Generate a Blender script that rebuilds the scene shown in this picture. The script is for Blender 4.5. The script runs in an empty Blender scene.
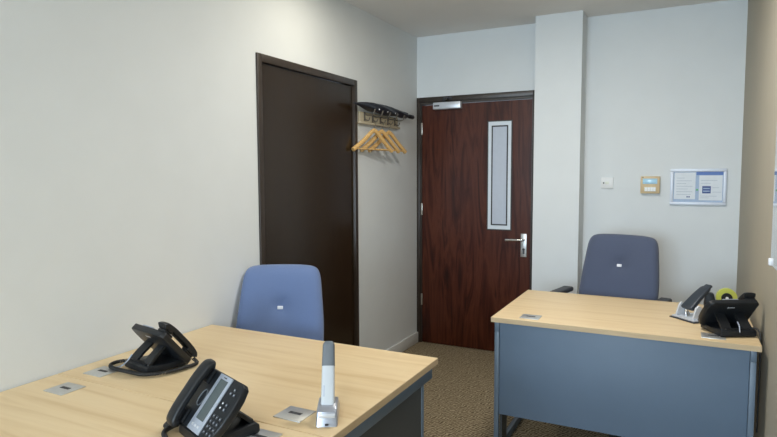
import bpy, bmesh, math, random
from mathutils import Vector, Matrix
random.seed(4)
C = bpy.context.scene.collection
PI = math.pi

# ---------------------------------------------------------------- materials
def new_mat(name):
    m = bpy.data.materials.new(name); m.use_nodes = True
    nt = m.node_tree; b = nt.nodes['Principled BSDF']
    return m, nt, b
def N(nt, kind, **kw):
    n = nt.nodes.new(kind)
    for k, v in kw.items():
        if k in n.inputs: n.inputs[k].default_value = v
        else: setattr(n, k, v)
    return n
def coords(nt, scale=(1,1,1), rot=(0,0,0)):
    tc = N(nt, 'ShaderNodeTexCoord'); mp = N(nt, 'ShaderNodeMapping')
    mp.inputs['Scale'].default_value = scale; mp.inputs['Rotation'].default_value = rot
    nt.links.new(tc.outputs['Object'], mp.inputs['Vector'])
    return mp.outputs['Vector']
def ramp(nt, fac, stops):
    r = N(nt, 'ShaderNodeValToRGB'); e = r.color_ramp.elements
    while len(e) < len(stops): e.new(0.5)
    for i, (p, c) in enumerate(stops):
        e[i].position = p; e[i].color = (*c, 1)
    nt.links.new(fac, r.inputs['Fac'])
    return r.outputs['Color']
def plain(name, col, rough=.5, metal=0, noise=.04, nscale=40, bump=0, bscale=300, coat=0, spec=None, sheen=0):
    m, nt, b = new_mat(name)
    v = coords(nt)
    n = N(nt, 'ShaderNodeTexNoise', Scale=nscale, Detail=3.0); nt.links.new(v, n.inputs['Vector'])
    a = tuple(max(0, c*(1-noise)) for c in col); d = tuple(min(1, c*(1+noise)) for c in col)
    nt.links.new(ramp(nt, n.outputs['Fac'], [(.3, a), (.7, d)]), b.inputs['Base Color'])
    b.inputs['Roughness'].default_value = rough; b.inputs['Metallic'].default_value = metal
    if coat: b.inputs['Coat Weight'].default_value = coat
    if sheen: b.inputs['Sheen Weight'].default_value = sheen
    if spec is not None: b.inputs['Specular IOR Level'].default_value = spec
    if bump:
        n2 = N(nt, 'ShaderNodeTexNoise', Scale=bscale, Detail=2.0); nt.links.new(v, n2.inputs['Vector'])
        bp = N(nt, 'ShaderNodeBump', Strength=bump, Distance=.002)
        nt.links.new(n2.outputs['Fac'], bp.inputs['Height']); nt.links.new(bp.outputs['Normal'], b.inputs['Normal'])
    return m
def wood(name, cols, scale, rough, nsc=3.0, dist=1.2, coat=0, spec=.5):
    m, nt, b = new_mat(name)
    v = coords(nt, scale)
    n = N(nt, 'ShaderNodeTexNoise', Scale=nsc, Detail=5.0, Roughness=.55, Distortion=dist); nt.links.new(v, n.inputs['Vector'])
    nt.links.new(ramp(nt, n.outputs['Fac'], [(.28+.44*i/(len(cols)-1), c) for i, c in enumerate(cols)]), b.inputs['Base Color'])
    b.inputs['Roughness'].default_value = rough
    b.inputs['Specular IOR Level'].default_value = spec
    if coat: b.inputs['Coat Weight'].default_value = coat; b.inputs['Coat Roughness'].default_value = .15
    return m
M = {}
M['wall'] = plain('wall_paint', (.695,.72,.725), .75, noise=.012, nscale=6, bump=.15, bscale=160)
M['pillar'] = M['wall']
M['taupe'] = plain('taupe_paint', (.40,.36,.28), .7, noise=.015, nscale=6, bump=.15, bscale=160)
M['ceil'] = plain('ceiling_paint', (.80,.79,.77), .85, noise=.01, nscale=5)
M['skirt'] = plain('skirting_gloss_paint', (.72,.73,.72), .35, noise=.01)
M['blue'] = plain('blue_grey_metal', (.115,.165,.235), .5, noise=.02, nscale=8)
M['blue_leg'] = plain('blue_grey_leg', (.12,.165,.22), .4, noise=.02)
M['darkpanel'] = plain('dark_panel', (.055,.06,.062), .6, noise=.03)
M['alu'] = plain('aluminium', (.62,.62,.61), .38, metal=.75, noise=.03, nscale=80)
M['hookmetal'] = plain('dull_hook_metal', (.17,.15,.12), .5, metal=.6, noise=.05)
M['chrome'] = plain('chrome', (.8,.8,.8), .12, metal=1, noise=.01)
M['silver'] = plain('silver_plastic', (.42,.46,.54), .35, metal=.35, noise=.02)
M['silverlight'] = plain('light_silver_plastic', (.60,.62,.66), .3, metal=.3, noise=.02)
M['whiteplastic'] = plain('white_plastic', (.74,.74,.73), .35, noise=.01)
M['black'] = plain('black_plastic', (.010,.012,.015), .40, spec=.35, noise=.15, nscale=30, bump=.1, bscale=900)
M['rubber'] = plain('black_cord', (.02,.02,.02), .5, noise=.1)
M['key'] = plain('key_caps', (.035,.04,.05), .3, noise=.05)
M['keymark'] = plain('key_print', (.30,.33,.38), .5, noise=.02)
M['lcd'] = plain('lcd_grey_green', (.075,.095,.10), .16, noise=.05, nscale=60)
M['slot'] = plain('dark_slot', (.03,.03,.035), .6)
M['bluefabric'] = plain('blue_fabric', (.130,.185,.34), .95, noise=.10, nscale=500, bump=.5, bscale=900, sheen=.25, spec=.15)
M['greyfabric'] = plain('purple_grey_fabric', (.078,.095,.150), .95, noise=.10, nscale=500, bump=.5, bscale=900, sheen=.25, spec=.15)
M['tag'] = plain('white_tag', (.85,.86,.9), .4, noise=.01)
M['armpad'] = plain('dark_grey_pad', (.035,.037,.045), .55, noise=.08)
M['stapgrey'] = plain('grey_grip', (.125,.145,.165), .45, noise=.05)
M['lever'] = plain('dark_navy_grip', (.022,.03,.042), .4, noise=.05)
M['stapwhite'] = plain('white_body', (.56,.59,.62), .28, noise=.01)
M['stapsilver'] = plain('silver_body', (.40,.42,.48), .28, metal=.6, noise=.02)
M['yellow'] = plain('yellow_tape', (.52,.55,.10), .35, noise=.06)
M['umb'] = plain('navy_black_nylon', (.010,.012,.02), .45, noise=.2, nscale=90)
M['rackwood'] = wood('beige_rack_wood', [(.44,.37,.25),(.52,.45,.32)], (3,1,20), .5)
M['hanger'] = wood('pale_varnished_wood', [(.62,.36,.12),(.74,.47,.18)], (6,2,20), .35, coat=.3)
M['desktop'] = wood('maple_laminate', [(.63,.455,.25),(.70,.53,.31),(.74,.575,.35),(.675,.50,.285)], (.55,9,9), .42, nsc=2.2, dist=.6, spec=.35)
M['edge'] = wood('maple_edging', [(.50,.37,.22),(.58,.44,.27)], (1,6,20), .5)
M['framewood'] = wood('dark_stained_frame', [(.028,.020,.015),(.045,.032,.024)], (6,6,.7), .38)
M['door'] = wood('mahogany_veneer', [(.016,.003,.0015),(.045,.009,.004),(.085,.022,.010),(.032,.006,.003)], (4.5,4.5,.45), .33, nsc=2.4, dist=2.2, spec=.28)
M['door2'] = wood('dark_walnut_veneer', [(.014,.008,.004),(.027,.016,.008),(.019,.011,.006)], (7,7,.7), .24, nsc=2.4, dist=1.2, spec=.38)
M['paper'] = plain('paper', (.72,.76,.80), .6, noise=.02)
M['ink'] = plain('grey_ink', (.38,.44,.52), .6, noise=.02)
M['bluecard'] = plain('blue_card', (.10,.19,.48), .5, noise=.04)
M['palecard'] = plain('pale_blue_card', (.36,.46,.62), .5, noise=.04)
M['navy'] = plain('navy_print', (.035,.075,.25), .5, noise=.04)
M['green'] = plain('green_print', (.12,.40,.16), .5)
M['framesilver'] = plain('brushed_silver_frame', (.66,.70,.78), .5, metal=.25, noise=.02)
M['beige'] = plain('aged_beige_plastic', (.62,.47,.27), .45, noise=.02)
M['cyanlcd'] = plain('pale_blue_display', (.38,.62,.78), .2, noise=.02)
M['cream'] = plain('cream_plastic', (.70,.71,.62), .45, noise=.01)
M['brass'] = plain('worn_steel_hinge', (.55,.52,.46), .3, metal=.9, noise=.03)
M['frost'] = plain('frosted_glass', (.50,.54,.62), .28, noise=.02)
M['frostborder'] = plain('clear_glass_border', (.70,.75,.80), .22, noise=.02)
M['sillwhite'] = plain('white_upvc', (.8,.8,.8), .4, noise=.01)

def glass_board():
    m, nt, b = new_mat('glass_board')
    v = coords(nt); n = N(nt, 'ShaderNodeTexNoise', Scale=3.0); nt.links.new(v, n.inputs['Vector'])
    nt.links.new(ramp(nt, n.outputs['Fac'], [(.3,(.45,.48,.49)),(.7,(.47,.50,.51))]), b.inputs['Base Color'])
    b.inputs['Roughness'].default_value = .03; b.inputs['IOR'].default_value = 1.55
    b.inputs['Coat Weight'].default_value = 1; b.inputs['Coat Roughness'].default_value = .01
    return m
M['board'] = glass_board()
def carpet():
    m, nt, b = new_mat('brown_ribbed_carpet')
    v = coords(nt)
    n = N(nt, 'ShaderNodeTexNoise', Scale=75.0, Detail=3.0); nt.links.new(v, n.inputs['Vector'])
    mp = N(nt, 'ShaderNodeMapping'); mp.inputs['Rotation'].default_value = (0,0,.55); nt.links.new(v, mp.inputs['Vector'])
    w = N(nt, 'ShaderNodeTexWave', Scale=19.0, Distortion=8.0, Detail=2.0); w.inputs['Detail Scale'].default_value = 1.2
    nt.links.new(mp.outputs['Vector'], w.inputs['Vector'])
    mx = N(nt, 'ShaderNodeMath', operation='MULTIPLY'); mx.inputs[1].default_value = .55; nt.links.new(w.outputs['Fac'], mx.inputs[0])
    ad = N(nt, 'ShaderNodeMath', operation='MULTIPLY_ADD'); ad.inputs[1].default_value = .55
    nt.links.new(n.outputs['Fac'], ad.inputs[0]); nt.links.new(mx.outputs[0], ad.inputs[2])
    nt.links.new(ramp(nt, ad.outputs[0], [(.25,(.09,.062,.034)),(.5,(.22,.17,.105)),(.75,(.41,.335,.22))]), b.inputs['Base Color'])
    b.inputs['Roughness'].default_value = .95; b.inputs['Specular IOR Level'].default_value = .1
    bp = N(nt, 'ShaderNodeBump', Strength=.9, Distance=.006)
    nt.links.new(ad.outputs[0], bp.inputs['Height']); nt.links.new(bp.outputs['Normal'], b.inputs['Normal'])
    return m
M['carpet'] = carpet()
def emis(name, col, s):
    m, nt, b = new_mat(name)
    v = coords(nt); n = N(nt, 'ShaderNodeTexNoise', Scale=5.0); nt.links.new(v, n.inputs['Vector'])
    nt.links.new(ramp(nt, n.outputs['Fac'], [(.3,col),(.7,col)]), b.inputs['Emission Color'])
    b.inputs['Emission Strength'].default_value = s; b.inputs['Base Color'].default_value = (*col, 1)
    return m

# ---------------------------------------------------------------- mesh helpers
def nb(): return bmesh.new()
def box(bm, x0, x1, y0, y1, z0, z1, bev=0, seg=2, mat=None):
    r = bmesh.ops.create_cube(bm, size=1)
    vs = r['verts']
    for v in vs:
        v.co = Vector(((x0+x1)/2+v.co.x*(x1-x0), (y0+y1)/2+v.co.y*(y1-y0), (z0+z1)/2+v.co.z*(z1-z0)))
    if bev:
        es = list({e for v in vs for e in v.link_edges})
        g = bmesh.ops.bevel(bm, geom=es, offset=bev, segments=seg, affect='EDGES', profile=.5)
        vs = list({v for f in g['faces'] for v in f.verts} | {v for v in vs if v.is_valid})
    if mat is not None:
        for v in vs: v.co = mat @ v.co
    return vs
def prism(bm, poly, fn, d0, d1, bev=0, seg=2):
    """poly: 2-D points; fn(a, b, d) -> 3-D."""
    lo = [bm.verts.new(fn(a, b, d0)) for a, b in poly]; hi = [bm.verts.new(fn(a, b, d1)) for a, b in poly]
    n = len(poly); fs = [bm.faces.new(lo[::-1]), bm.faces.new(hi)]
    for i in range(n): fs.append(bm.faces.new((lo[i], lo[(i+1) % n], hi[(i+1) % n], hi[i])))
    bmesh.ops.recalc_face_normals(bm, faces=fs)
    if bev:
        es = list({e for f in fs[:2] for e in f.edges})
        bmesh.ops.bevel(bm, geom=es, offset=bev, segments=seg, affect='EDGES', profile=.5)
def sweep(bm, pts, sect, up=Vector((0,0,1)), closed=False, cap=True):
    """sect(i, t) -> list of 2-D offsets (side, up) ; same count each."""
    pts = [Vector(p) for p in pts]; rings = []; n = len(pts)
    prev = None
    for i, p in enumerate(pts):
        t = (pts[min(i+1, n-1)] - pts[max(i-1, 0)]).normalized()
        if prev is None:
            s = t.cross(up)
            if s.length < 1e-4: s = t.cross(Vector((1,0,0)))
            s.normalize()
        else:
            s = (prev - t*prev.dot(t)).normalized()
        prev = s; u = s.cross(t).normalized()
        rings.append([bm.verts.new(p + s*a + u*b) for a, b in sect(i, i/max(1, n-1))])
    k = len(rings[0]); fs = []
    for i in range(n-1):
        for j in range(k):
            fs.append(bm.faces.new((rings[i][j], rings[i][(j+1) % k], rings[i+1][(j+1) % k], rings[i+1][j])))
    if cap: fs.append(bm.faces.new(rings[0][::-1])); fs.append(bm.faces.new(rings[-1]))
    bmesh.ops.recalc_face_normals(bm, faces=fs)
def tube(bm, pts, r, seg=8):
    rr = r if callable(r) else (lambda t: r)
    sweep(bm, pts, lambda i, t: [(rr(t)*math.cos(2*PI*j/seg), rr(t)*math.sin(2*PI*j/seg)) for j in range(seg)])
def cyl(bm, p, q, r, seg=20, r2=None):
    r2 = r if r2 is None else r2
    tube(bm, [p, q], lambda t: r+(r2-r)*t, seg)
def bez(pts, n=10):
    """Catmull-Rom through points."""
    P = [Vector(p) for p in pts]; P = [P[0]*2-P[1]] + P + [P[-1]*2-P[-2]]; out = []
    for i in range(1, len(P)-2):
        for k in range(n):
            t = k/n; a, b, c, d = P[i-1:i+3]
            out.append(.5*((2*b)+(c-a)*t+(2*a-5*b+4*c-d)*t*t+(3*b-a-3*c+d)*t**3))
    out.append(P[-2]); return out
def coil(bm, path, R=.006, r=.0022, pitch=.0055, seg=6):
    path = [Vector(p) for p in path]; L = [0]
    for a, b in zip(path, path[1:]): L.append(L[-1]+(b-a).length)
    tot = L[-1]; n = int(tot/pitch*9); out = []; j = 0
    for i in range(n+1):
        s = tot*i/n
        while j < len(L)-2 and L[j+1] < s: j += 1
        f = (s-L[j])/max(1e-9, L[j+1]-L[j]); p = path[j].lerp(path[j+1], f); t = (path[j+1]-path[j]).normalized()
        a = t.cross(Vector((0,0,1)));
        if a.length < .1: a = t.cross(Vector((1,0,0)))
        a.normalize(); b = t.cross(a); th = 2*PI*s/pitch
        out.append(p + a*R*math.cos(th) + b*R*math.sin(th))
    tube(bm, out, r, seg)
def obj(name, bm, mat, parent=None, smooth=False, kind=None):
    me = bpy.data.meshes.new(name); bm.normal_update(); bm.to_mesh(me); bm.free()
    me.materials.append(mat)
    if smooth:
        for p in me.polygons: p.use_smooth = True
        me.set_sharp_from_angle(angle=math.radians(smooth if smooth is not True else 40))
    o = bpy.data.objects.new(name, me); C.objects.link(o)
    if parent: o.parent = parent
    if kind: o['kind'] = kind
    return o
def part(name, mat, parent, *boxes, bev=0, smooth=False):
    bm = nb()
    for b in boxes: box(bm, *b, bev=bev)
    return obj(name, bm, mat, parent, smooth or (40 if bev else False))
def thing(name, label, cat, loc=(0,0,0), rz=0, group=None):
    o = bpy.data.objects.new(name, None); C.objects.link(o); o.empty_display_size = .05
    o.location = loc; o.rotation_euler = (0,0,rz); o['label'] = label; o['category'] = cat
    if group: o['group'] = group
    return o
def dup(o, parent=None):
    c = o.copy(); C.objects.link(c)
    if parent: c.parent = parent; c.matrix_parent_inverse = Matrix()
    for ch in [x for x in bpy.data.objects if x.parent == o]: dup(ch, c)
    return c
def relabel(root, label): root['label'] = label

LAMPS = [(-1.55, 2.80, 4.6, (1,.92,.74), 'small round warm ceiling downlight above the blue chair', .09),
         (-.55, 2.62, 24, (1,.98,.94), 'unseen round ceiling light added as fill, in front of the right-hand desk', .22),  # added out of view to brighten the back of the room
         (-.35, -.5, 17, (1,.98,.94), 'unseen round ceiling light added as fill, in the middle of the room', .22)]  # added fill, unseen, to lift the left-hand desks
# ---------------------------------------------------------------- room
XL, XR, YB, YF, H = -2.042, .337, 4.581, -4.2, 2.603
def struct(name, m, *boxes, parent=None, bev=0):
    bm = nb()
    for b in boxes: box(bm, *b, bev=bev)
    o = obj(name, bm, m, parent, 40 if bev else False)
    if parent is None: o['kind'] = 'structure'
    return o
struct('floor', M['carpet'], (XL-.15, XR+.15, YF-.15, YB+.15, -.08, 0))
struct('ceiling', M['ceil'], (XL-.15, XR+.15, YF-.15, YB+.15, H, H+.1))
# left wall with the opening of the flush cupboard door
D2a, D2b, D2t = 2.488, 3.547, 2.102
struct('wall_left', M['wall'], (XL-.12, XL, YF, D2a, 0, H), (XL-.12, XL, D2b, YB, 0, H), (XL-.12, XL, D2a, D2b, D2t, H))
D1a, D1b, D1t = XL, -1.018, 2.10
struct('wall_back', M['wall'], (D1b, XR, YB, YB+.12, 0, H), (XL-.12, D1b, YB, YB+.12, D1t, H), (XL-.12, XL, YB, YB+.12, 0, D1t))
struct('wall_right', M['taupe'], (XR, XR+.12, YF, YB, 0, H))
# front wall behind the camera with a window
W0, W1, WZ0, WZ1 = -1.85, .15, .9, 2.40
struct('wall_front', M['wall'], (XL, W0, YF-.15, YF, 0, H), (W1, XR, YF-.15, YF, 0, H), (W0, W1, YF-.15, YF, 0, WZ0), (W0, W1, YF-.15, YF, WZ1, H))
win = struct('window_1', M['sillwhite'], (W0, W0+.06, YF-.1, YF-.04, WZ0, WZ1), (W1-.06, W1, YF-.1, YF-.04, WZ0, WZ1),
       (W0+.06, W1-.06, YF-.1, YF-.04, WZ0, WZ0+.06), (W0+.06, W1-.06, YF-.1, YF-.04, WZ1-.06, WZ1), (-.88, -.82, YF-.1, YF-.04, WZ0+.06, WZ1-.06))
struct('pillar', M['pillar'], (-1.005, -.674, 4.375, YB, 0, H))
struct('baseboard_left', M['skirt'], (XL, XL+.016, D2b+.001, YB-.002, 0, .092), bev=.004)
struct('baseboard_back', M['skirt'], (-.674, XR, YB-.016, YB, 0, .092), bev=.004)
struct('baseboard_right', M['skirt'], (XR-.016, XR, YF, YB-.016, 0, .092), bev=.004)

# back door
d1 = struct('door_1', M['door'], (XL+.045, D1b-.052, YB+.008, YB+.05, .006, 2.034))
fr = part('door_frame', M['framewood'], d1, (XL+.001, XL+.028, YB-.012, YB+.10, 0, 2.10), (D1b-.04, D1b, YB-.012, YB+.10, 0, 2.10), (XL+.028, D1b-.04, YB-.012, YB+.10, 2.058, 2.10), bev=.003)
part('door_stop', M['framewood'], fr, (XL+.028, XL+.042, YB+.002, YB+.09, 0, 2.058), (D1b-.05, D1b-.04, YB+.002, YB+.09, 0, 2.058), (XL+.042, D1b-.05, YB+.002, YB+.09, 2.04, 2.058))
for z in (1.84, 1.16, .38):
    part('hinge', M['brass'], d1, (XL+.036, XL+.050, YB-.004, YB+.006, z-.05, z+.05), bev=.002)
gx0, gx1, gz0, gz1 = -1.425, -1.222, 1.005, 1.882
vp = part('vision_panel', M['frostborder'], d1, (gx0+.008, gx1-.008, YB+.004, YB+.009, gz0+.008, gz1-.008))
part('panel_beading', M['framewood'], vp, (gx0, gx0+.008, YB, YB+.01, gz0, gz1), (gx1-.008, gx1, YB, YB+.01, gz0, gz1), (gx0+.008, gx1-.008, YB, YB+.01, gz0, gz0+.008), (gx0+.008, gx1-.008, YB, YB+.01, gz1-.008, gz1))
ix0, ix1, iz0, iz1 = gx0+.045, gx1-.045, gz0+.05, gz1-.05
part('inner_line', M['slot'], vp, (ix0-.011, ix0, YB+.003, YB+.005, iz0-.011, iz1+.011), (ix1, ix1+.011, YB+.003, YB+.005, iz0-.011, iz1+.011),
     (ix0, ix1, YB+.003, YB+.005, iz0-.011, iz0), (ix0, ix1, YB+.003, YB+.005, iz1, iz1+.011))
part('frosted_pane', M['frost'], vp, (ix0, ix1, YB+.0025, YB+.005, iz0, iz1))
bm = nb(); box(bm, -1.145, -1.098, YB, YB+.008, .80, .985, bev=.003)
hd = obj('door_handle', bm, M['alu'], d1, 40)
bm = nb(); cyl(bm, (-1.120, YB, .938), (-1.120, YB-.05, .938), .011); tube(bm, [(-1.120, YB-.05, .938), (-1.16, YB-.053, .938), (-1.255, YB-.05, .934)], .010, 12)
obj('lever', bm, M['chrome'], hd, 50)
bm = nb(); cyl(bm, (-1.120, YB, .86), (-1.120, YB-.006, .86), .010, 14); box(bm, -1.127, -1.113, YB-.003, YB, .825, .85)
obj('keyhole', bm, M['slot'], hd)
cl = part('door_closer', M['silverlight'], d1, (-1.880, -1.640, YB-.045, YB+.008, 1.992, 2.048), bev=.005)
part('maker_mark', M['slot'], cl, (-1.868, -1.823, YB-.0462, YB-.0445, 2.014, 2.026))
bm = nb(); cyl(bm, (-1.79, YB-.022, 2.048), (-1.79, YB-.022, 2.068), .014, 14)
tube(bm, [(-1.79, YB-.022, 2.064), (-1.74, YB-.10, 2.066), (-1.735, YB-.10, 2.068)], .008, 8)
tube(bm, [(-1.74, YB-.10, 2.071), (-1.76, YB-.03, 2.075), (-1.76, YB-.012, 2.079)], .007, 8)
box(bm, -1.80, -1.72, YB-.022, YB-.012, 2.068, 2.09)
obj('closer_arm', bm, M['slot'], cl)

# flush dark door in the left wall
d2 = struct('door_2', M['door2'], (XL-.045, XL-.006, D2a+.042, D2b-.042, .006, D2t-.048))
part('door_frame', M['framewood'], d2, (XL-.1, XL+.012, D2a, D2a+.038, 0, D2t), (XL-.1, XL+.012, D2b-.038, D2b, 0, D2t), (XL-.1, XL+.012, D2a+.038, D2b-.038, D2t-.042, D2t), bev=.003)

# ---------------------------------------------------------------- desks
TOP = .73
def desk(x0, x1, y0, y1, label, seat, grommets, style):
    """seat=+1: user sits on the +y side; modesty panel on the other side."""
    t = thing('office_desk', label, 'desk', (0,0,0), 0, 'maple topped office desks')
    bm = nb(); box(bm, x0, x1, y0, y1, TOP-.025, TOP, bev=.0015)
    tp = obj('desktop', bm, M['desktop'], t)
    bm = nb(); e = .0015
    box(bm, x1-.001, x1+e, y0, y1, TOP-.0245, TOP-.001); box(bm, x0-e, x0+.001, y0, y1, TOP-.0245, TOP-.001)
    box(bm, x0, x1, y0-e if seat > 0 else y1-.001, y0+.001 if seat > 0 else y1+e, TOP-.0245, TOP-.001)
    if style == 'open': obj('edging', bm, M['edge'], tp)
    else:
        bm.free(); bm = nb(); box(bm, x1-.001, x1+e, y0, y1, TOP-.0245, TOP-.001); obj('edging', bm, M['edge'], tp)
    ym = y0+.012 if seat > 0 else y1-.012      # modesty side
    s = seat
    def yy(a, b): return (min(ym+s*a, ym+s*b), max(ym+s*a, ym+s*b))
    for side in (-1, 1):
        xe = x0+.014 if side < 0 else x1-.014
        xa, xb = (xe, xe+.024) if side < 0 else (xe-.024, xe)
        if style == 'open':
            bm = nb(); box(bm, xa, xb, *yy(0, .74), TOP-.075, TOP-.0255, bev=.003)
            box(bm, xa, xb, *yy(0, .026), .0, TOP-.075, bev=.003)
            bx = xa if side > 0 else xa
            box(bm, xa, xb, *yy(.026, .68), 0, .045, bev=.004)
            lg = obj('leg_frame', bm, M['blue_leg'], t, 40)
            xi, xj = (xb, xb+.012) if side < 0 else (xa-.012, xa)
            part('cable_cover', M['darkpanel'], lg, (xi, xj, *yy(.028, .12), .045, TOP-.08))
        else:
            bm = nb(); box(bm, xa, xb, *yy(0, .755), TOP-.078, TOP-.0255, bev=.003)
            lg = obj('top_rail', bm, M['blue_leg'], t, 40)
            part('end_cap', M['darkpanel'], lg, (xa+.002, xb-.002, *yy(.755, .758), TOP-.076, TOP-.028))
            xi, xj = (xa+.006, xa+.020)
            part('side_panel', M['darkpanel'], t, (xi, xj, *yy(.002, .655), .01, TOP-.078))
            part('leg', M['blue_leg'], t, (xi-.003, xj+.003, *yy(.655, .675), 0, TOP-.078), bev=.002)
    mz = .222
    part('modesty_panel', M['blue'], t, (x0+.039, x1-.039, *yy(.006, .024), mz, TOP-.0255), bev=.002)
    for gx, gy in grommets:
        g = part('cable_port', M['alu'], t, (gx-.048, gx+.048, gy-.045, gy+.045, TOP, TOP+.003), bev=.0012)
        part('slot', M['slot'], g, (gx-.022, gx+.022, gy-.004, gy+.010, TOP+.0028, TOP+.0036))
    return t
desk(-2.036, -.852, .53, 1.3195, 'maple topped desk nearest the camera, against the left wall', -1, [(-1.866, 1.236), (-1.03, 1.236)], 'closed')
desk(-2.036, -.852, 1.3225, 2.112, 'maple topped desk by the left wall with the blue chair behind it', 1, [(-1.905, 1.41), (-1.035, 1.41)], 'closed')
desk(-.858, .310, 2.851, 3.637, 'maple topped desk with blue-grey front panel in front of the purple-grey chair', 1, [(-.677, 2.935), (.135, 2.935)], 'open')

# ---------------------------------------------------------------- chairs
def chair(label, loc, rz, fab, topz, arms, wide):
    """faces -y locally."""
    t = thing('office_chair', label, 'chair', loc, rz)
    dz = topz-1.06
    # backrest
    cy = .0; cz = .875+dz-(0 if arms else .018)
    prof = [(0,1.062),(.10,1.060),(.158,1.053),(.186,1.037),(.200,1.005),(.207,.96),(.213,.90),(.220,.83),(.225,.76),(.226,.69),(.220,.62),(.195,.555),(.15,.525),(.08,.515),(0,.513)]
    prof = [(x*wide, z) for x, z in prof]
    pts = [(x, z+dz) for x, z in prof] + [(-x, z+dz) for x, z in prof[-2:0:-1]]
    P = bez([(a, 0, b) for a, b in pts+[pts[0]]], 4)[:-1]
    bm = nb(); nr = 16
    def curve(z):
        q = (z-dz-.62); return .08+ (.24 if arms else .34)*q - .02*math.exp(-(q/.09)**2)
    rings = []
    for side in (-1, 1):
        for k in range(nr+1):
            s = math.sin(k/nr*PI/2) if True else k/nr
            if side > 0 and k == nr: continue
            ring = []
            for p in P:
                x = p.x*s; z = cz+(p.z-cz)*s
                th = (1-s**7)**.5 if s < 1 else 0
                y = curve(z) + (-.045*th if side < 0 else .022*th)
                if side < 0:
                    r = math.hypot(x, z-cz); y += .020*math.exp(-(r/.035)**2)+.010*math.exp(-(r/.09)**2)
                    y -= .010*(x/.22)**2*th
                ring.append((x, y, z))
            rings.append((side, k, ring))
    fr_ = [r for sd, k, r in rings if sd < 0 and k > 0]; bk = [r for sd, k, r in rings if sd > 0 and k > 0]
    seq = fr_ + bk[::-1]
    V = [[bm.verts.new(c) for c in r] for r in seq]; n = len(P)
    c0 = bm.verts.new(rings[0][2][0]); c1 = bm.verts.new([r for sd, k, r in rings if sd > 0 and k == 0][0][0])
    for a, b in zip(V, V[1:]):
        for j in range(n): bm.faces.new((a[j], a[(j+1) % n], b[(j+1) % n], b[j]))
    for j in range(n):
        bm.faces.new((c0, V[0][(j+1) % n], V[0][j])); bm.faces.new((c1, V[-1][j], V[-1][(j+1) % n]))
    bmesh.ops.recalc_face_normals(bm, faces=bm.faces[:])
    b = obj('backrest', bm, fab, t, 60)
    bm = nb(); yb = curve(cz)-.045+.030
    box(bm, -.014, .014, yb-.013, yb-.003, cz-.012, cz+.004, bev=.0015); obj('tag', bm, M['tag'], b, 40)
    # seat
    zs = .50+dz*.5
    bm = nb(); box(bm, -.245, .245, -.42, .07, zs-.085, zs, bev=.035, seg=4); obj('seat', bm, fab, t, 50)
    bm = nb(); box(bm, -.21, .21, -.38, .04, zs-.105, zs-.085, bev=.006); box(bm, -.11, .11, -.28, -.08, zs-.15, zs-.105, bev=.01)
    obj('seat_pan', bm, M['black'], t, 40)
    bm = nb(); sweep(bm, bez([(0,-.05,zs-.125),(0,.08,zs-.125),(0,.155,zs-.07),(0,.17,zs+.1),(0,.165,.72+dz)], 6), lambda i, u: [(-.035,-.008),(.035,-.008),(.035,.008),(-.035,.008)], up=Vector((1,0,0)))
    obj('back_support', bm, M['black'], t, 50)
    bm = nb(); cyl(bm, (0,-.18,.10), (0,-.18,.26), .03); cyl(bm, (0,-.18,.26), (0,-.18,zs-.148), .018); obj('gas_column', bm, M['black'], t, 40)
    bm = nb()
    for k in range(5):
        a = k*2*PI/5+.3; d = Vector((math.cos(a), math.sin(a), 0)); c = Vector((0,-.18,0))
        sweep(bm, [c+d*.02+Vector((0,0,.115)), c+d*.15+Vector((0,0,.105)), c+d*.285+Vector((0,0,.075))], lambda i, u: [(-.028+.012*u,-.018+.006*u),(.028-.012*u,-.018+.006*u),(.022-.01*u,.016-.004*u),(-.022+.01*u,.016-.004*u)])
    st = obj('star_base', bm, M['black'], t, 40)
    for k in range(5):
        a = k*2*PI/5+.3; d = Vector((math.cos(a), math.sin(a), 0)); s = Vector((-d.y, d.x, 0)); c = Vector((0,-.18,.027))+d*.28
        bm = nb(); cyl(bm, c-s*.026, c-s*.006, .027, 18); cyl(bm, c+s*.006, c+s*.026, .027, 18); cyl(bm, c-s*.01, c+s*.01, .008, 10)
        cyl(bm, c+Vector((0,0,.005)), c+Vector((0,0,.05)), .007, 8)
        obj('castor', bm, M['rubber'], t, 40)
    if arms:
        for sx in (-1, 1):
            bm = nb(); zt = .728
            tube(bm, bez([(sx*.12,-.17,zs-.115),(sx*.24,-.17,zs-.11),(sx*.285,-.16,zs-.05),(sx*.292,-.12,zt-.03)], 6), .013, 10)
            ar = obj('armrest', bm, M['black'], t, 50)
            bm = nb(); box(bm, sx*.295-.034, sx*.295+.034, -.20, .05, zt-.03, zt, bev=.012, seg=3); obj('arm_pad', bm, M['armpad'], ar, 50)
    return t
chair('blue fabric office chair with a white tag, behind the left-hand desks', (-1.759, 2.250, 0), math.radians(27), M['bluefabric'], .988, False, .99)
chair('purple-grey fabric office chair with armrests, tucked behind the right-hand desk', (-.374, 3.78, 0), math.radians(-12), M['greyfabric'], 1.07, True, 1.06)

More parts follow.
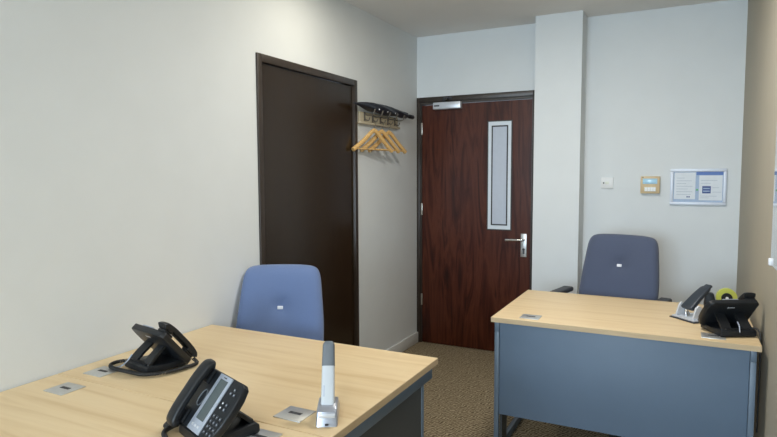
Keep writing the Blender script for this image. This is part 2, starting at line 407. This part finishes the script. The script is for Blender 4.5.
# ---------------------------------------------------------------- desk phones
def phone(label, loc, rz, cord, cordlabel=None, extra=None):
    """user on local -y; face rises away from the user."""
    t = thing('desk_phone', label, 'telephone', loc, rz, 'black desk telephones'); t.scale = (.93, .93, .93)
    th = math.radians(50); L = .185; W = .13
    o = Vector((0, -.085, .028)); u = Vector((0, math.cos(th), math.sin(th))); n = Vector((0, -math.sin(th), math.cos(th)))
    def F(x, l, h): return o + Vector((x, 0, 0)) + u*l + n*h
    FM = Matrix.Translation(o) @ Matrix(((1,0,0),(0,u.y,n.y),(0,u.z,n.z))).to_4x4()
    def fbox(bm, x0, x1, l0, l1, h0, h1, bev=0, seg=2): return box(bm, x0, x1, l0, l1, h0, h1, bev=bev, seg=seg, mat=FM)
    # body: slab with curved right-hand side, thick towards the middle
    bm = nb()
    poly = [(-.124,.012),(-.114,0),(.085,0),(.108,.018),(.120,.055),(.124,.10),(.122,.145),(.112,.176),(.095,L),(-.112,L),(-.124,.172)]
    prism(bm, poly, lambda a, b, d: F(a, b, d), -.026, 0, bev=.006, seg=3)
    body = obj('body', bm, M['black'], t, 40)
    # silver bar with the tall display
    bm = nb(); fbox(bm, -.030, .048, .004, .182, 0, .005, bev=.002); bar = obj('silver_fascia', bm, M['silver'], body, 40)
    bm = nb(); fbox(bm, -.012, .034, .040, .168, .005, .0058); obj('display', bm, M['lcd'], bar)
    bm = nb()
    fbox(bm, .0, .018, .173, .176, .005, .0054); obj('maker_mark', bm, M['slot'], bar)
    for i in range(3):
        bm = nb(); fbox(bm, -.014+.018*i, -.003+.018*i, .018, .026, .005, .0068, bev=.001); obj('soft_key', bm, M['silverlight'], bar)
    # keys
    for r in range(4):
        for c in range(3):
            x = .063+c*.019; l = .022+r*.0165
            bm = nb(); fbox(bm, x-.0065, x+.0065, l-.005, l+.005, 0, .003, bev=.001); k = obj('key', bm, M['key'], body, 40)
            bm = nb(); fbox(bm, x-.0025, x+.0025, l-.0015, l+.0015, .003, .0032); obj('key_print', bm, M['keymark'], k)
    for x, l, w in ((.068,.098,1),(.090,.098,0),(.068,.112,1),(.090,.112,0),(.075,.145,0),(.095,.145,0),(.085,.158,0)):
        bm = nb(); fbox(bm, x-.006, x+.006, l-.0045, l+.0045, 0, .003, bev=.001); k = obj('key', bm, M['key'], body, 40)
        bm = nb(); fbox(bm, x-.003, x+.003, l-.0022, l+.0022, .003, .0032); obj('key_print', bm, M['tag'] if w else M['keymark'], k)
    # speaker ring in the cradle
    bm = nb(); ring = [F(-.052+.016*math.cos(a), .095+.025*math.sin(a), .001) for a in [2*PI*i/32 for i in range(33)]]
    tube(bm, ring, .0018, 6); obj('speaker_ring', bm, M['stapgrey'], body, 50)
    for l0, l1 in ((.004,.050),(.135,.182)):
        bm = nb(); fbox(bm, -.115, -.062, l0, l1, 0, .010, bev=.004); obj('cradle', bm, M['black'], body, 40)
    # handset: an arched bar with ear and mouth cups
    bm = nb(); path = bez([F(-.088,-.006,.014),F(-.088,.004,.026),F(-.086,.045,.033),F(-.085,.0925,.034),F(-.086,.140,.033),F(-.088,.181,.026),F(-.088,.191,.014)], 6)
    def sec(i, s):
        e = abs(2*s-1); w = .025+.003*e**2; h = .012+.004*e**3
        if e > .98: w *= .8; h *= .7
        return [(w*math.cos(a)*(abs(math.cos(a))+.001)**-.45, h*math.sin(a)*(abs(math.sin(a))+.001)**-.45) for a in [2*PI*(j+.5)/16 for j in range(16)]]
    sweep(bm, path, sec, up=Vector(n))
    hs = obj('handset', bm, M['black'], t, 50)
    for l0, l1 in ((.0,.043),(.144,.187)):
        bm = nb(); fbox(bm, -.111, -.066, l0, l1, .0105, .030, bev=.007, seg=3); obj('cup', bm, M['black'], hs, 40)
    # stand
    bm = nb(); poly = [(-.088,0),(.088,0),(.095,.006),(.093,.026),(.080,.034),(.0,.026),(-.06,.030),(-.090,.030)]
    prism(bm, poly, lambda a, b, d: Vector((d, a, b)), -.085, .085, bev=.004)
    st = obj('stand', bm, M['black'], t, 40)
    bm = nb(); 
    for sx in (-1, 1):
        q0 = Vector((sx*.05, .078, .028)); q1 = F(sx*.045, .105, -.026)
        sweep(bm, [q0, (q0+q1)/2+Vector((0,.004,0)), q1], lambda i, s: [(-.024,-.005),(.024,-.005),(.024,.005),(-.024,.005)], up=Vector((0,1,0)))
    box(bm, -.06, .06, .066, .084, .026, .038)
    obj('prop', bm, M['black'], st, 40)
    bm = nb()
    tx = Vector((.0,0,0)); m0 = F(.030,.135,-.0262)
    fbox(bm, .018, .022, .146, .156, -.0268, -.0258); 
    for i in range(4): fbox(bm, .010-.007*i, .0145-.007*i, .148, .154, -.0268, -.0258)
    obj('maker_mark', bm, M['silverlight'], body)
    # cables
    bm = nb(); coil(bm, bez(cord, 10)); obj('handset_cord', bm, M['rubber'], t, 60)
    if extra:
        for nm, mm, pts, r in extra:
            bm = nb(); tube(bm, bez(pts, 8), r, 8); obj(nm, bm, M[mm], t, 60)
    return t
phone('black desk telephone with its silver display towards the camera, nearest of the three', (-1.148, 1.205, TOP+.0036), -.38,
      [(-.102,-.098,.030),(-.118,-.110,.016),(-.140,-.105,.009),(-.165,-.075,.009),(-.165,-.040,.009),(-.14,-.035,.009),(-.125,-.06,.009),(-.115,-.10,.009),(-.09,-.13,.009),(-.03,-.145,.009)])
phone('black desk telephone seen from behind beside the left wall, coiled cord looped on the desk', (-1.770, 1.545, TOP+.0036), 2.94,
      [(-.10,-.10,.026),(-.125,-.10,.009),(-.135,-.03,.009),(-.125,.05,.009),(-.08,.105,.009),(.0,.125,.009),(.09,.14,.009),(.135,.125,.009),(.150,.09,.009),(.135,.055,.009),(.11,.05,.009),(.09,.03,.009)],
      extra=[('network_cable', 'silver', [(.04,.085,.06),(.05,.10,.035),(.075,.115,.012),(.10,.13,.006)], .0028)])
phone('black desk telephone seen from behind at the right end of the right-hand desk', (.195, 3.035, TOP+.0036), 3.62,
      [(-.10,-.10,.026),(-.115,-.09,.009),(-.112,-.03,.009),(-.108,.03,.009),(-.09,.07,.009)],
      extra=[('network_cable', 'silver', [(-.01,.06,.065),(-.005,.085,.05),(.0,.099,.024)], .003)])

ph = [o for o in bpy.data.objects if o.name.startswith('desk_phone')][-1]
bm = nb(); inv = (Matrix.Translation(ph.location) @ Matrix.Rotation(ph.rotation_euler.z, 4, 'Z') @ Matrix.Scale(.93, 4)).inverted()
tube(bm, [inv @ p for p in bez([(.275,3.02,TOP+.03),(.300,3.0,TOP+.040),(.318,2.99,TOP+.012),(.321,2.99,.60),(.321,3.0,.3)], 8)], .004, 8)
obj('power_cord', bm, M['rubber'], ph, 60)

# ---------------------------------------------------------------- stapler (left desks)
t = thing('stapler', 'tall grey and white stapler with silver base standing on the left-hand desk corner', 'stapler', (-.928, 1.43, TOP), .50)
bm = nb()
prism(bm, [(-.060,0),(.085,0),(.085,.014),(.050,.048),(.028,.054),(-.034,.050),(-.050,.040)], lambda a, b, d: Vector((d*(1-.10*b/.06), a, b)), -.032, .032, bev=.006, seg=3)
bs = obj('base', bm, M['stapsilver'], t, 40)
part('staple_outlet', M['slot'], bs, (-.005, .005, -.063, -.058, .004, .009))
part('front_plate', M['silverlight'], bs, (-.024, .024, -.0555, -.045, .024, .036), bev=.002)
ang = math.radians(66); au = Vector((0, math.cos(ang), math.sin(ang))); an = Vector((0, -math.sin(ang), math.cos(ang)))
def arm(l0, l1, w0, w1, h, mat, name, rnd=False):
    bm = nb(); pts = [Vector((0,-.012,.040))+au*(l0+(l1-l0)*i/12) for i in range(13)]
    def sec(i, s):
        w = w0+(w1-w0)*s; hh = h
        if rnd and s > .8: k = math.sqrt(max(.02, 1-((s-.8)/.2)**2)); w *= .55+.45*k; hh *= .5+.5*k
        return [(w*math.copysign(abs(math.cos(a))**.45, math.cos(a)), hh*math.copysign(abs(math.sin(a))**.45, math.sin(a))) for a in [2*PI*(j+.5)/20 for j in range(20)]]
    sweep(bm, pts, sec, up=an); return obj(name, bm, mat, t, 40)
arm(0, .118, .0205, .019, .014, M['stapwhite'], 'body')
arm(.118, .192, .0196, .0178, .0148, M['stapgrey'], 'grip', True)
bm = nb(); box(bm, -.002, .002, -.0006, .0006, -.016, .016, bev=0); 
for v in bm.verts: v.co = Vector((0,-.012,.040)) + au*(.045+v.co.z) + an*(.0142+v.co.y) + Vector((v.co.x-.011,0,0))
obj('print', bm, M['silver'], t)

# ---------------------------------------------------------------- hole punch (right desk)
t = thing('hole_punch', 'large silver hole punch with raised dark grey lever on the right-hand desk', 'hole punch', (.045, 3.235, TOP), -PI/4)
# local: x = hinge axis, y = handle direction (rotated to (.7,.7))
bm = nb(); box(bm, -.078, .078, -.055, .085, 0, .006, bev=.002); obj('base_mat', bm, M['armpad'], t, 40)
bm = nb(); box(bm, -.070, .070, -.048, .078, .006, .014, bev=.003); obj('base_plate', bm, M['silverlight'], t, 40)
for sx in (-1, 1):
    bm = nb(); prism(bm, [(-.040,.014),(.050,.014),(.012,.070),(-.004,.080),(-.020,.070)], lambda a, b, d: Vector((d, a, b)), sx*.052-.005, sx*.052+.005, bev=.002)
    obj('bracket', bm, M['silverlight'], t, 40)
bm = nb(); cyl(bm, (-.048,-.004,.062), (.048,-.004,.062), .006, 12)
for sx in (-1, 1): cyl(bm, (sx*.038,.012,.014), (sx*.038,.012,.055), .007, 12)
obj('punch_pin', bm, M['chrome'], t, 40)
bm = nb(); la = math.radians(38)
lp = [Vector((0,-.02+.17*k/12*math.cos(la), .058+.17*k/12*math.sin(la)+.006*math.sin(k/12*PI))) for k in range(13)]
def lsec(i, s):
    w = .036-.010*s; h = .013-.003*s
    if s > .9: w *= .75; h *= .7
    return [(w*math.copysign(abs(math.cos(a))**.4, math.cos(a)), h*math.copysign(abs(math.sin(a))**.5, math.sin(a))) for a in [2*PI*(j+.5)/20 for j in range(20)]]
sweep(bm, lp, lsec); obj('lever', bm, M['lever'], t, 40)

# ---------------------------------------------------------------- tape dispenser behind the phone
t = thing('tape_dispenser', 'black tape dispenser with a yellow roll, behind the right-hand telephone', 'tape dispenser', (.195, 3.43, TOP), .1)
bm = nb(); prism(bm, [(-.082,0),(.065,0),(.068,.03),(.050,.050),(.020,.045),(-.03,.050),(-.045,.105),(-.078,.112),(-.086,.05)], lambda a, b, d: Vector((a, d, b)), -.022, .022, bev=.003)
obj('base', bm, M['black'], t, 40)
def annulus(name, m, par, c, r0, r1, w):
    bm = nb(); n = 36; R = []
    for r, y in ((r0,-w),(r1,-w),(r1,w),(r0,w)):
        R.append([bm.verts.new((c[0]+r*math.cos(2*PI*j/n), c[1]+y, c[2]+r*math.sin(2*PI*j/n))) for j in range(n)])
    for a in range(4):
        for j in range(n): bm.faces.new((R[a][j], R[a][(j+1) % n], R[(a+1) % 4][(j+1) % n], R[(a+1) % 4][j]))
    bmesh.ops.recalc_face_normals(bm, faces=bm.faces[:]); return obj(name, bm, m, par, 40)
tr = annulus('tape_roll', M['yellow'], t, (.015,0,.088), .024, .048, .0115)
bm = nb(); cyl(bm, (.015,-.0205,.088), (.015,.0205,.088), .0255, 24); hb = obj('hub', bm, M['black'], t, 40)
bm = nb(); cyl(bm, (.015,-.0225,.088), (.015,-.0205,.088), .007, 16); obj('hub_highlight', bm, M['tag'], hb, 40)  # white disk stands in for the highlight on the black hub

# ---------------------------------------------------------------- coat rack, umbrella, hangers
RX = XL
t = thing('coat_rack', 'beige wooden coat rack with metal hooks on the left wall', 'coat rack', (0,0,0))
part('board', M['rackwood'], t, (RX, RX+.018, 3.57, 4.17, 1.826, 1.895), bev=.003)
part('ledge', M['rackwood'], t, (RX, RX+.034, 3.56, 4.18, 1.812, 1.826), bev=.003)
hooks = [3.63, 3.75, 3.87, 3.99, 4.11]
for y in hooks:
    bm = nb(); box(bm, RX+.018, RX+.022, y-.010, y+.010, 1.832, 1.895, bev=.001)
    tube(bm, bez([(RX+.022,y,1.880),(RX+.05,y,1.870),(RX+.088,y,1.874),(RX+.102,y,1.905)], 6), .0042, 8)
    tube(bm, bez([(RX+.022,y,1.850),(RX+.035,y,1.838),(RX+.055,y,1.838),(RX+.062,y,1.856)], 6), .0042, 8)
    bmesh.ops.create_uvsphere(bm, u_segments=10, v_segments=6, radius=.006, matrix=Matrix.Translation((RX+.103,y,1.906)))
    obj('hook', bm, M['hookmetal'], t, 50)

# folded umbrella lying on the hooks
t = thing('umbrella', 'folded black umbrella lying along the top of the coat rack', 'umbrella', (RX+.062, 3.555, 1.922), 0)
A0 = Vector((-.005,-.12,.012)); A1 = Vector((-.005,.82,-.004))
def ax(s): return A0.lerp(A1, s)
bm = nb(); pts = [ax(i/40*.86) for i in range(41)]
def usec(i, s):
    r = .008+.034*math.sin(min(1, s/.42)*PI/2)**1.1 if s < .42 else .042-.016*((s-.42)/.58)**1.5
    out = []
    for j in range(24):
        a = 2*PI*j/24; f = 1+.16*math.sin(4*a+5*s*PI)
        out.append((r*f*math.cos(a)*1.0, r*.80*f*math.sin(a)))
    return out
sweep(bm, pts, usec); cn = obj('canopy', bm, M['umb'], t, 60)
bm = nb(); cyl(bm, ax(-.03), ax(.02), .004, 10); obj('ferrule', bm, M['slot'], t, 40)
bm = nb(); cyl(bm, ax(.86), ax(.905), .006, 10); obj('shaft', bm, M['silverlight'], t, 40)
bm = nb(); tube(bm, [ax(.90), ax(.92), ax(.985), ax(1.0)], lambda s: .017 if .1 < s < .9 else .012, 16); obj('handle', bm, M['black'], t, 40)
for s in (.30, .44, .57):
    bm = nb(); p = ax(s)+Vector((.034,0,-.012)); bmesh.ops.create_uvsphere(bm, u_segments=10, v_segments=6, radius=.006, matrix=Matrix.Translation(p)); obj('rib_tip', bm, M['tag'], cn, 60)

def hanger(label, y, x, rz, tilt, hooky):
    """local x along the arms."""
    t = thing('coat_hanger', label, 'coat hanger', (x, y, 1.795), rz, 'wooden coat hangers on the rack')
    S = .205
    Rm = Matrix.Rotation(tilt, 4, 'Y')
    for sx in (-1, 1):
        bm = nb()
        pts = [Rm @ p for p in bez([(sx*-.004,0,-.026),(sx*.03,0,-.043),(sx*.12,.004,-.112),(sx*S,.012,-.168)], 8)]
        sweep(bm, pts, lambda i, s: [((.008+.006*s)*math.copysign(abs(math.cos(a))**.6, math.cos(a)), (.015-.001*s)*math.copysign(abs(math.sin(a))**.6, math.sin(a))) for a in [2*PI*(j+.5)/12 for j in range(12)]])
        obj('shoulder', bm, M['hanger'], t, 50)
    bm = nb(); tube(bm, [Rm @ Vector((-S+.018,.006,-.160)), Rm @ Vector((S-.018,.006,-.160))], .0055, 10); obj('trouser_bar', bm, M['hanger'], t, 50)
    bm = nb(); hp = [(0,0,-.030),(0,0,.005)] + [(.018*math.sin(a)+0, 0, .024-.018*math.cos(a)*1.0) for a in [k*PI/8 for k in range(1, 12)]]
    tube(bm, [Rm @ Vector(p) for p in hp], .0018, 8)
    obj('hook', bm, M['hookmetal'], t, 50)
    return t
for hy, lab in ((3.67, 'pale wooden coat hanger at the left end of the rack, nearest the dark flush door'),
                (3.785, 'pale wooden coat hanger between the other two on the rack'),
                (3.90, 'pale wooden coat hanger at the right end of the rack, nearest the glazed door')):
    hanger(lab, hy, RX+.075, PI/2-.24, .0, 0)

# ---------------------------------------------------------------- things on the back wall
def wallbox(m, par, name, x0, x1, z0, z1, d0, d1, bev=0):
    return part(name, m, par, (x0, x1, YB-d1, YB-d0, z0, z1), bev=bev)
t = thing('fused_switch', 'square white fused switch plate on the back wall', 'switch', (0,0,0))
wallbox(M['whiteplastic'], t, 'plate', -.551, -.466, 1.347, 1.428, 0, .012, .003)
wallbox(M['cream'], t, 'fuse_holder', -.522, -.495, 1.378, 1.398, .012, .014, .001)
wallbox(M['slot'], t, 'rocker', -.536, -.528, 1.382, 1.394, .012, .0135)
t = thing('alarm_keypad', 'beige alarm keypad with pale blue display on the back wall', 'alarm keypad', (0,0,0))
wallbox(M['beige'], t, 'casing', -.281, -.155, 1.314, 1.436, 0, .03, .004)
wallbox(M['cyanlcd'], t, 'display', -.266, -.172, 1.382, 1.420, .03, .032, .0008)
fl = wallbox(M['cream'], t, 'keypad_flap', -.255, -.180, 1.329, 1.360, .03, .033, .001)
for r in range(2):
    for c in range(4): wallbox(M['tag'], fl, 'key', -.250+c*.018, -.237+c*.018, 1.333+r*.013, 1.343+r*.013, .033, .0345)
wallbox(M['slot'], t, 'indicator', -.272, -.262, 1.426, 1.431, .03, .0308)

fx0, fx1, fz0, fz1 = -.090, .256, 1.236, 1.488
t = thing('picture_frame', 'silver framed pair of certificates on a blue ground hanging on the back wall', 'framed certificate', (0,0,0))
w = .021
part('frame', M['framesilver'], t, (fx0, fx1, YB-.018, YB, fz1-w, fz1), (fx0, fx1, YB-.018, YB, fz0, fz0+w), (fx0, fx0+w, YB-.018, YB, fz0+w, fz1-w), (fx1-w, fx1, YB-.018, YB, fz0+w, fz1-w), bev=.004)
wallbox(M['palecard'], t, 'backing_card', fx0+w, fx1-w, fz0+w, fz1-w, .002, .006)
lp_ = wallbox(M['paper'], t, 'certificate', fx0+.026, fx0+.158, fz0+.040, fz1-.026, .006, .008)
rp_ = wallbox(M['paper'], t, 'certificate', fx0+.180, fx1-.025, fz0+.034, fz1-.046, .006, .008)
wallbox(M['bluecard'], t, 'blue_band', fx0+.162, fx1-.022, fz1-.045, fz1-.022, .006, .008)
wallbox(M['green'], t, 'green_mark', fx0+.162, fx0+.176, fz0+.100, fz0+.112, .006, .008)
wallbox(M['navy'], rp_, 'logo', fx0+.200, fx0+.252, fz0+.082, fz0+.132, .008, .009)
for z in (.098, .116): wallbox(M['palecard'], rp_, 'logo_line', fx0+.206, fx0+.246, fz0+z-.004, fz0+z+.003, .009, .0095)
for k in range(7):
    ww = [.09,.10,.07,.10,.06,.095,.05][k]
    wallbox(M['ink'], lp_, 'text_line', fx0+.040, fx0+.040+ww, fz0+.072+k*.019, fz0+.0745+k*.019, .008, .0085)
for k in range(2): wallbox(M['navy'], lp_, 'signature', fx0+.105+.012*k, fx0+.113+.012*k, fz0+.052, fz0+.062, .008, .0085)
for k in range(6):
    ww = [.05,.10,.08,.04,.06,.10][k]; x = fx0+.19 if k in (0,1,4,5) else fx0+.262
    z = [.05,.062,.09,.12,.150,.170][k]
    wallbox(M['ink'], rp_, 'text_line', x, min(x+ww, fx1-.03), fz0+z, fz0+z+.0025, .008, .0085)

# glass board on the right wall
t = thing('glass_board', 'large pale glass writing board on the taupe right wall', 'whiteboard', (0,0,0))
B0, B1, BZ0, BZ1 = 1.30, 2.71, 1.098, 2.018
bm = nb(); box(bm, XR-.026, XR-.020, B0, B1, BZ0, BZ1, bev=.001); obj('panel', bm, M['board'], t)
for y in (B0+.03, B1-.006):
    for z in (BZ0+.010, BZ1-.02):
        bm = nb(); box(bm, XR-.034, XR, y-.012, y+.012, z-.014, z+.014, bev=.003); obj('clip', bm, M['tag'], t, 40)

# ---------------------------------------------------------------- ceiling downlight and added fill lights
lampm = emis('lamp_diffuser', (1,.93,.82), 6)
def light(x, y, power, col, label, r=.09):
    t = thing('ceiling_light', label, 'ceiling light', (x, y, H), 0, 'round ceiling downlights')
    bm = nb(); cyl(bm, (0,0,-.012), (0,0,-.001), r+.015, 32); obj('trim_ring', bm, M['whiteplastic'], t, 40)
    bm = nb(); cyl(bm, (0,0,-.014), (0,0,-.012), r, 32); obj('diffuser', bm, lampm, t, 40)
    ld = bpy.data.lights.new('downlight', 'AREA'); ld.shape = 'DISK'; ld.size = 2*r; ld.energy = power; ld.color = col
    lo = bpy.data.objects.new('downlight', ld); C.objects.link(lo); lo.location = (x, y, H-.02)
for a in LAMPS: light(*a)

# daylight: overcast sky through the window behind the camera
w = bpy.data.worlds.new('sky'); bpy.context.scene.world = w; w.use_nodes = True
nt = w.node_tree; bg = nt.nodes['Background']; bg.inputs['Color'].default_value = (.72,.84,1,1); bg.inputs['Strength'].default_value = 1.0
ld = bpy.data.lights.new('window_daylight', 'AREA'); ld.shape = 'RECTANGLE'; ld.size = W1-W0; ld.size_y = WZ1-WZ0; ld.energy = 270; ld.color = (.68,.85,1)
lo = bpy.data.objects.new('window_daylight', ld); C.objects.link(lo); lo.location = ((W0+W1)/2, YF-.22, (WZ0+WZ1)/2); lo.rotation_euler = (PI/2, 0, 0)

# ---------------------------------------------------------------- camera
yaw, pitch, roll, fpx, hh = .4684, .0748, -.0040, 584.4, 1.4548
cy, sy = math.cos(yaw), math.sin(yaw)
F = Vector((-sy*math.cos(pitch), cy*math.cos(pitch), -math.sin(pitch))); R = Vector((cy, sy, 0)); U = R.cross(F)
R2 = R*math.cos(roll)+U*math.sin(roll); U2 = -R*math.sin(roll)+U*math.cos(roll)
cam = bpy.data.cameras.new('camera'); co = bpy.data.objects.new('camera', cam); C.objects.link(co)
co.matrix_world = Matrix(((R2.x,U2.x,-F.x,0),(R2.y,U2.y,-F.y,0),(R2.z,U2.z,-F.z,hh),(0,0,0,1)))
cam.sensor_width = 36; cam.lens = fpx/777*36; cam.clip_start = .02
sc = bpy.context.scene; sc.camera = co
vs = sc.view_settings; vs.view_transform = 'Standard'; vs.look = 'None'; vs.gamma = 1; vs.use_curve_mapping = False; vs.exposure = 0
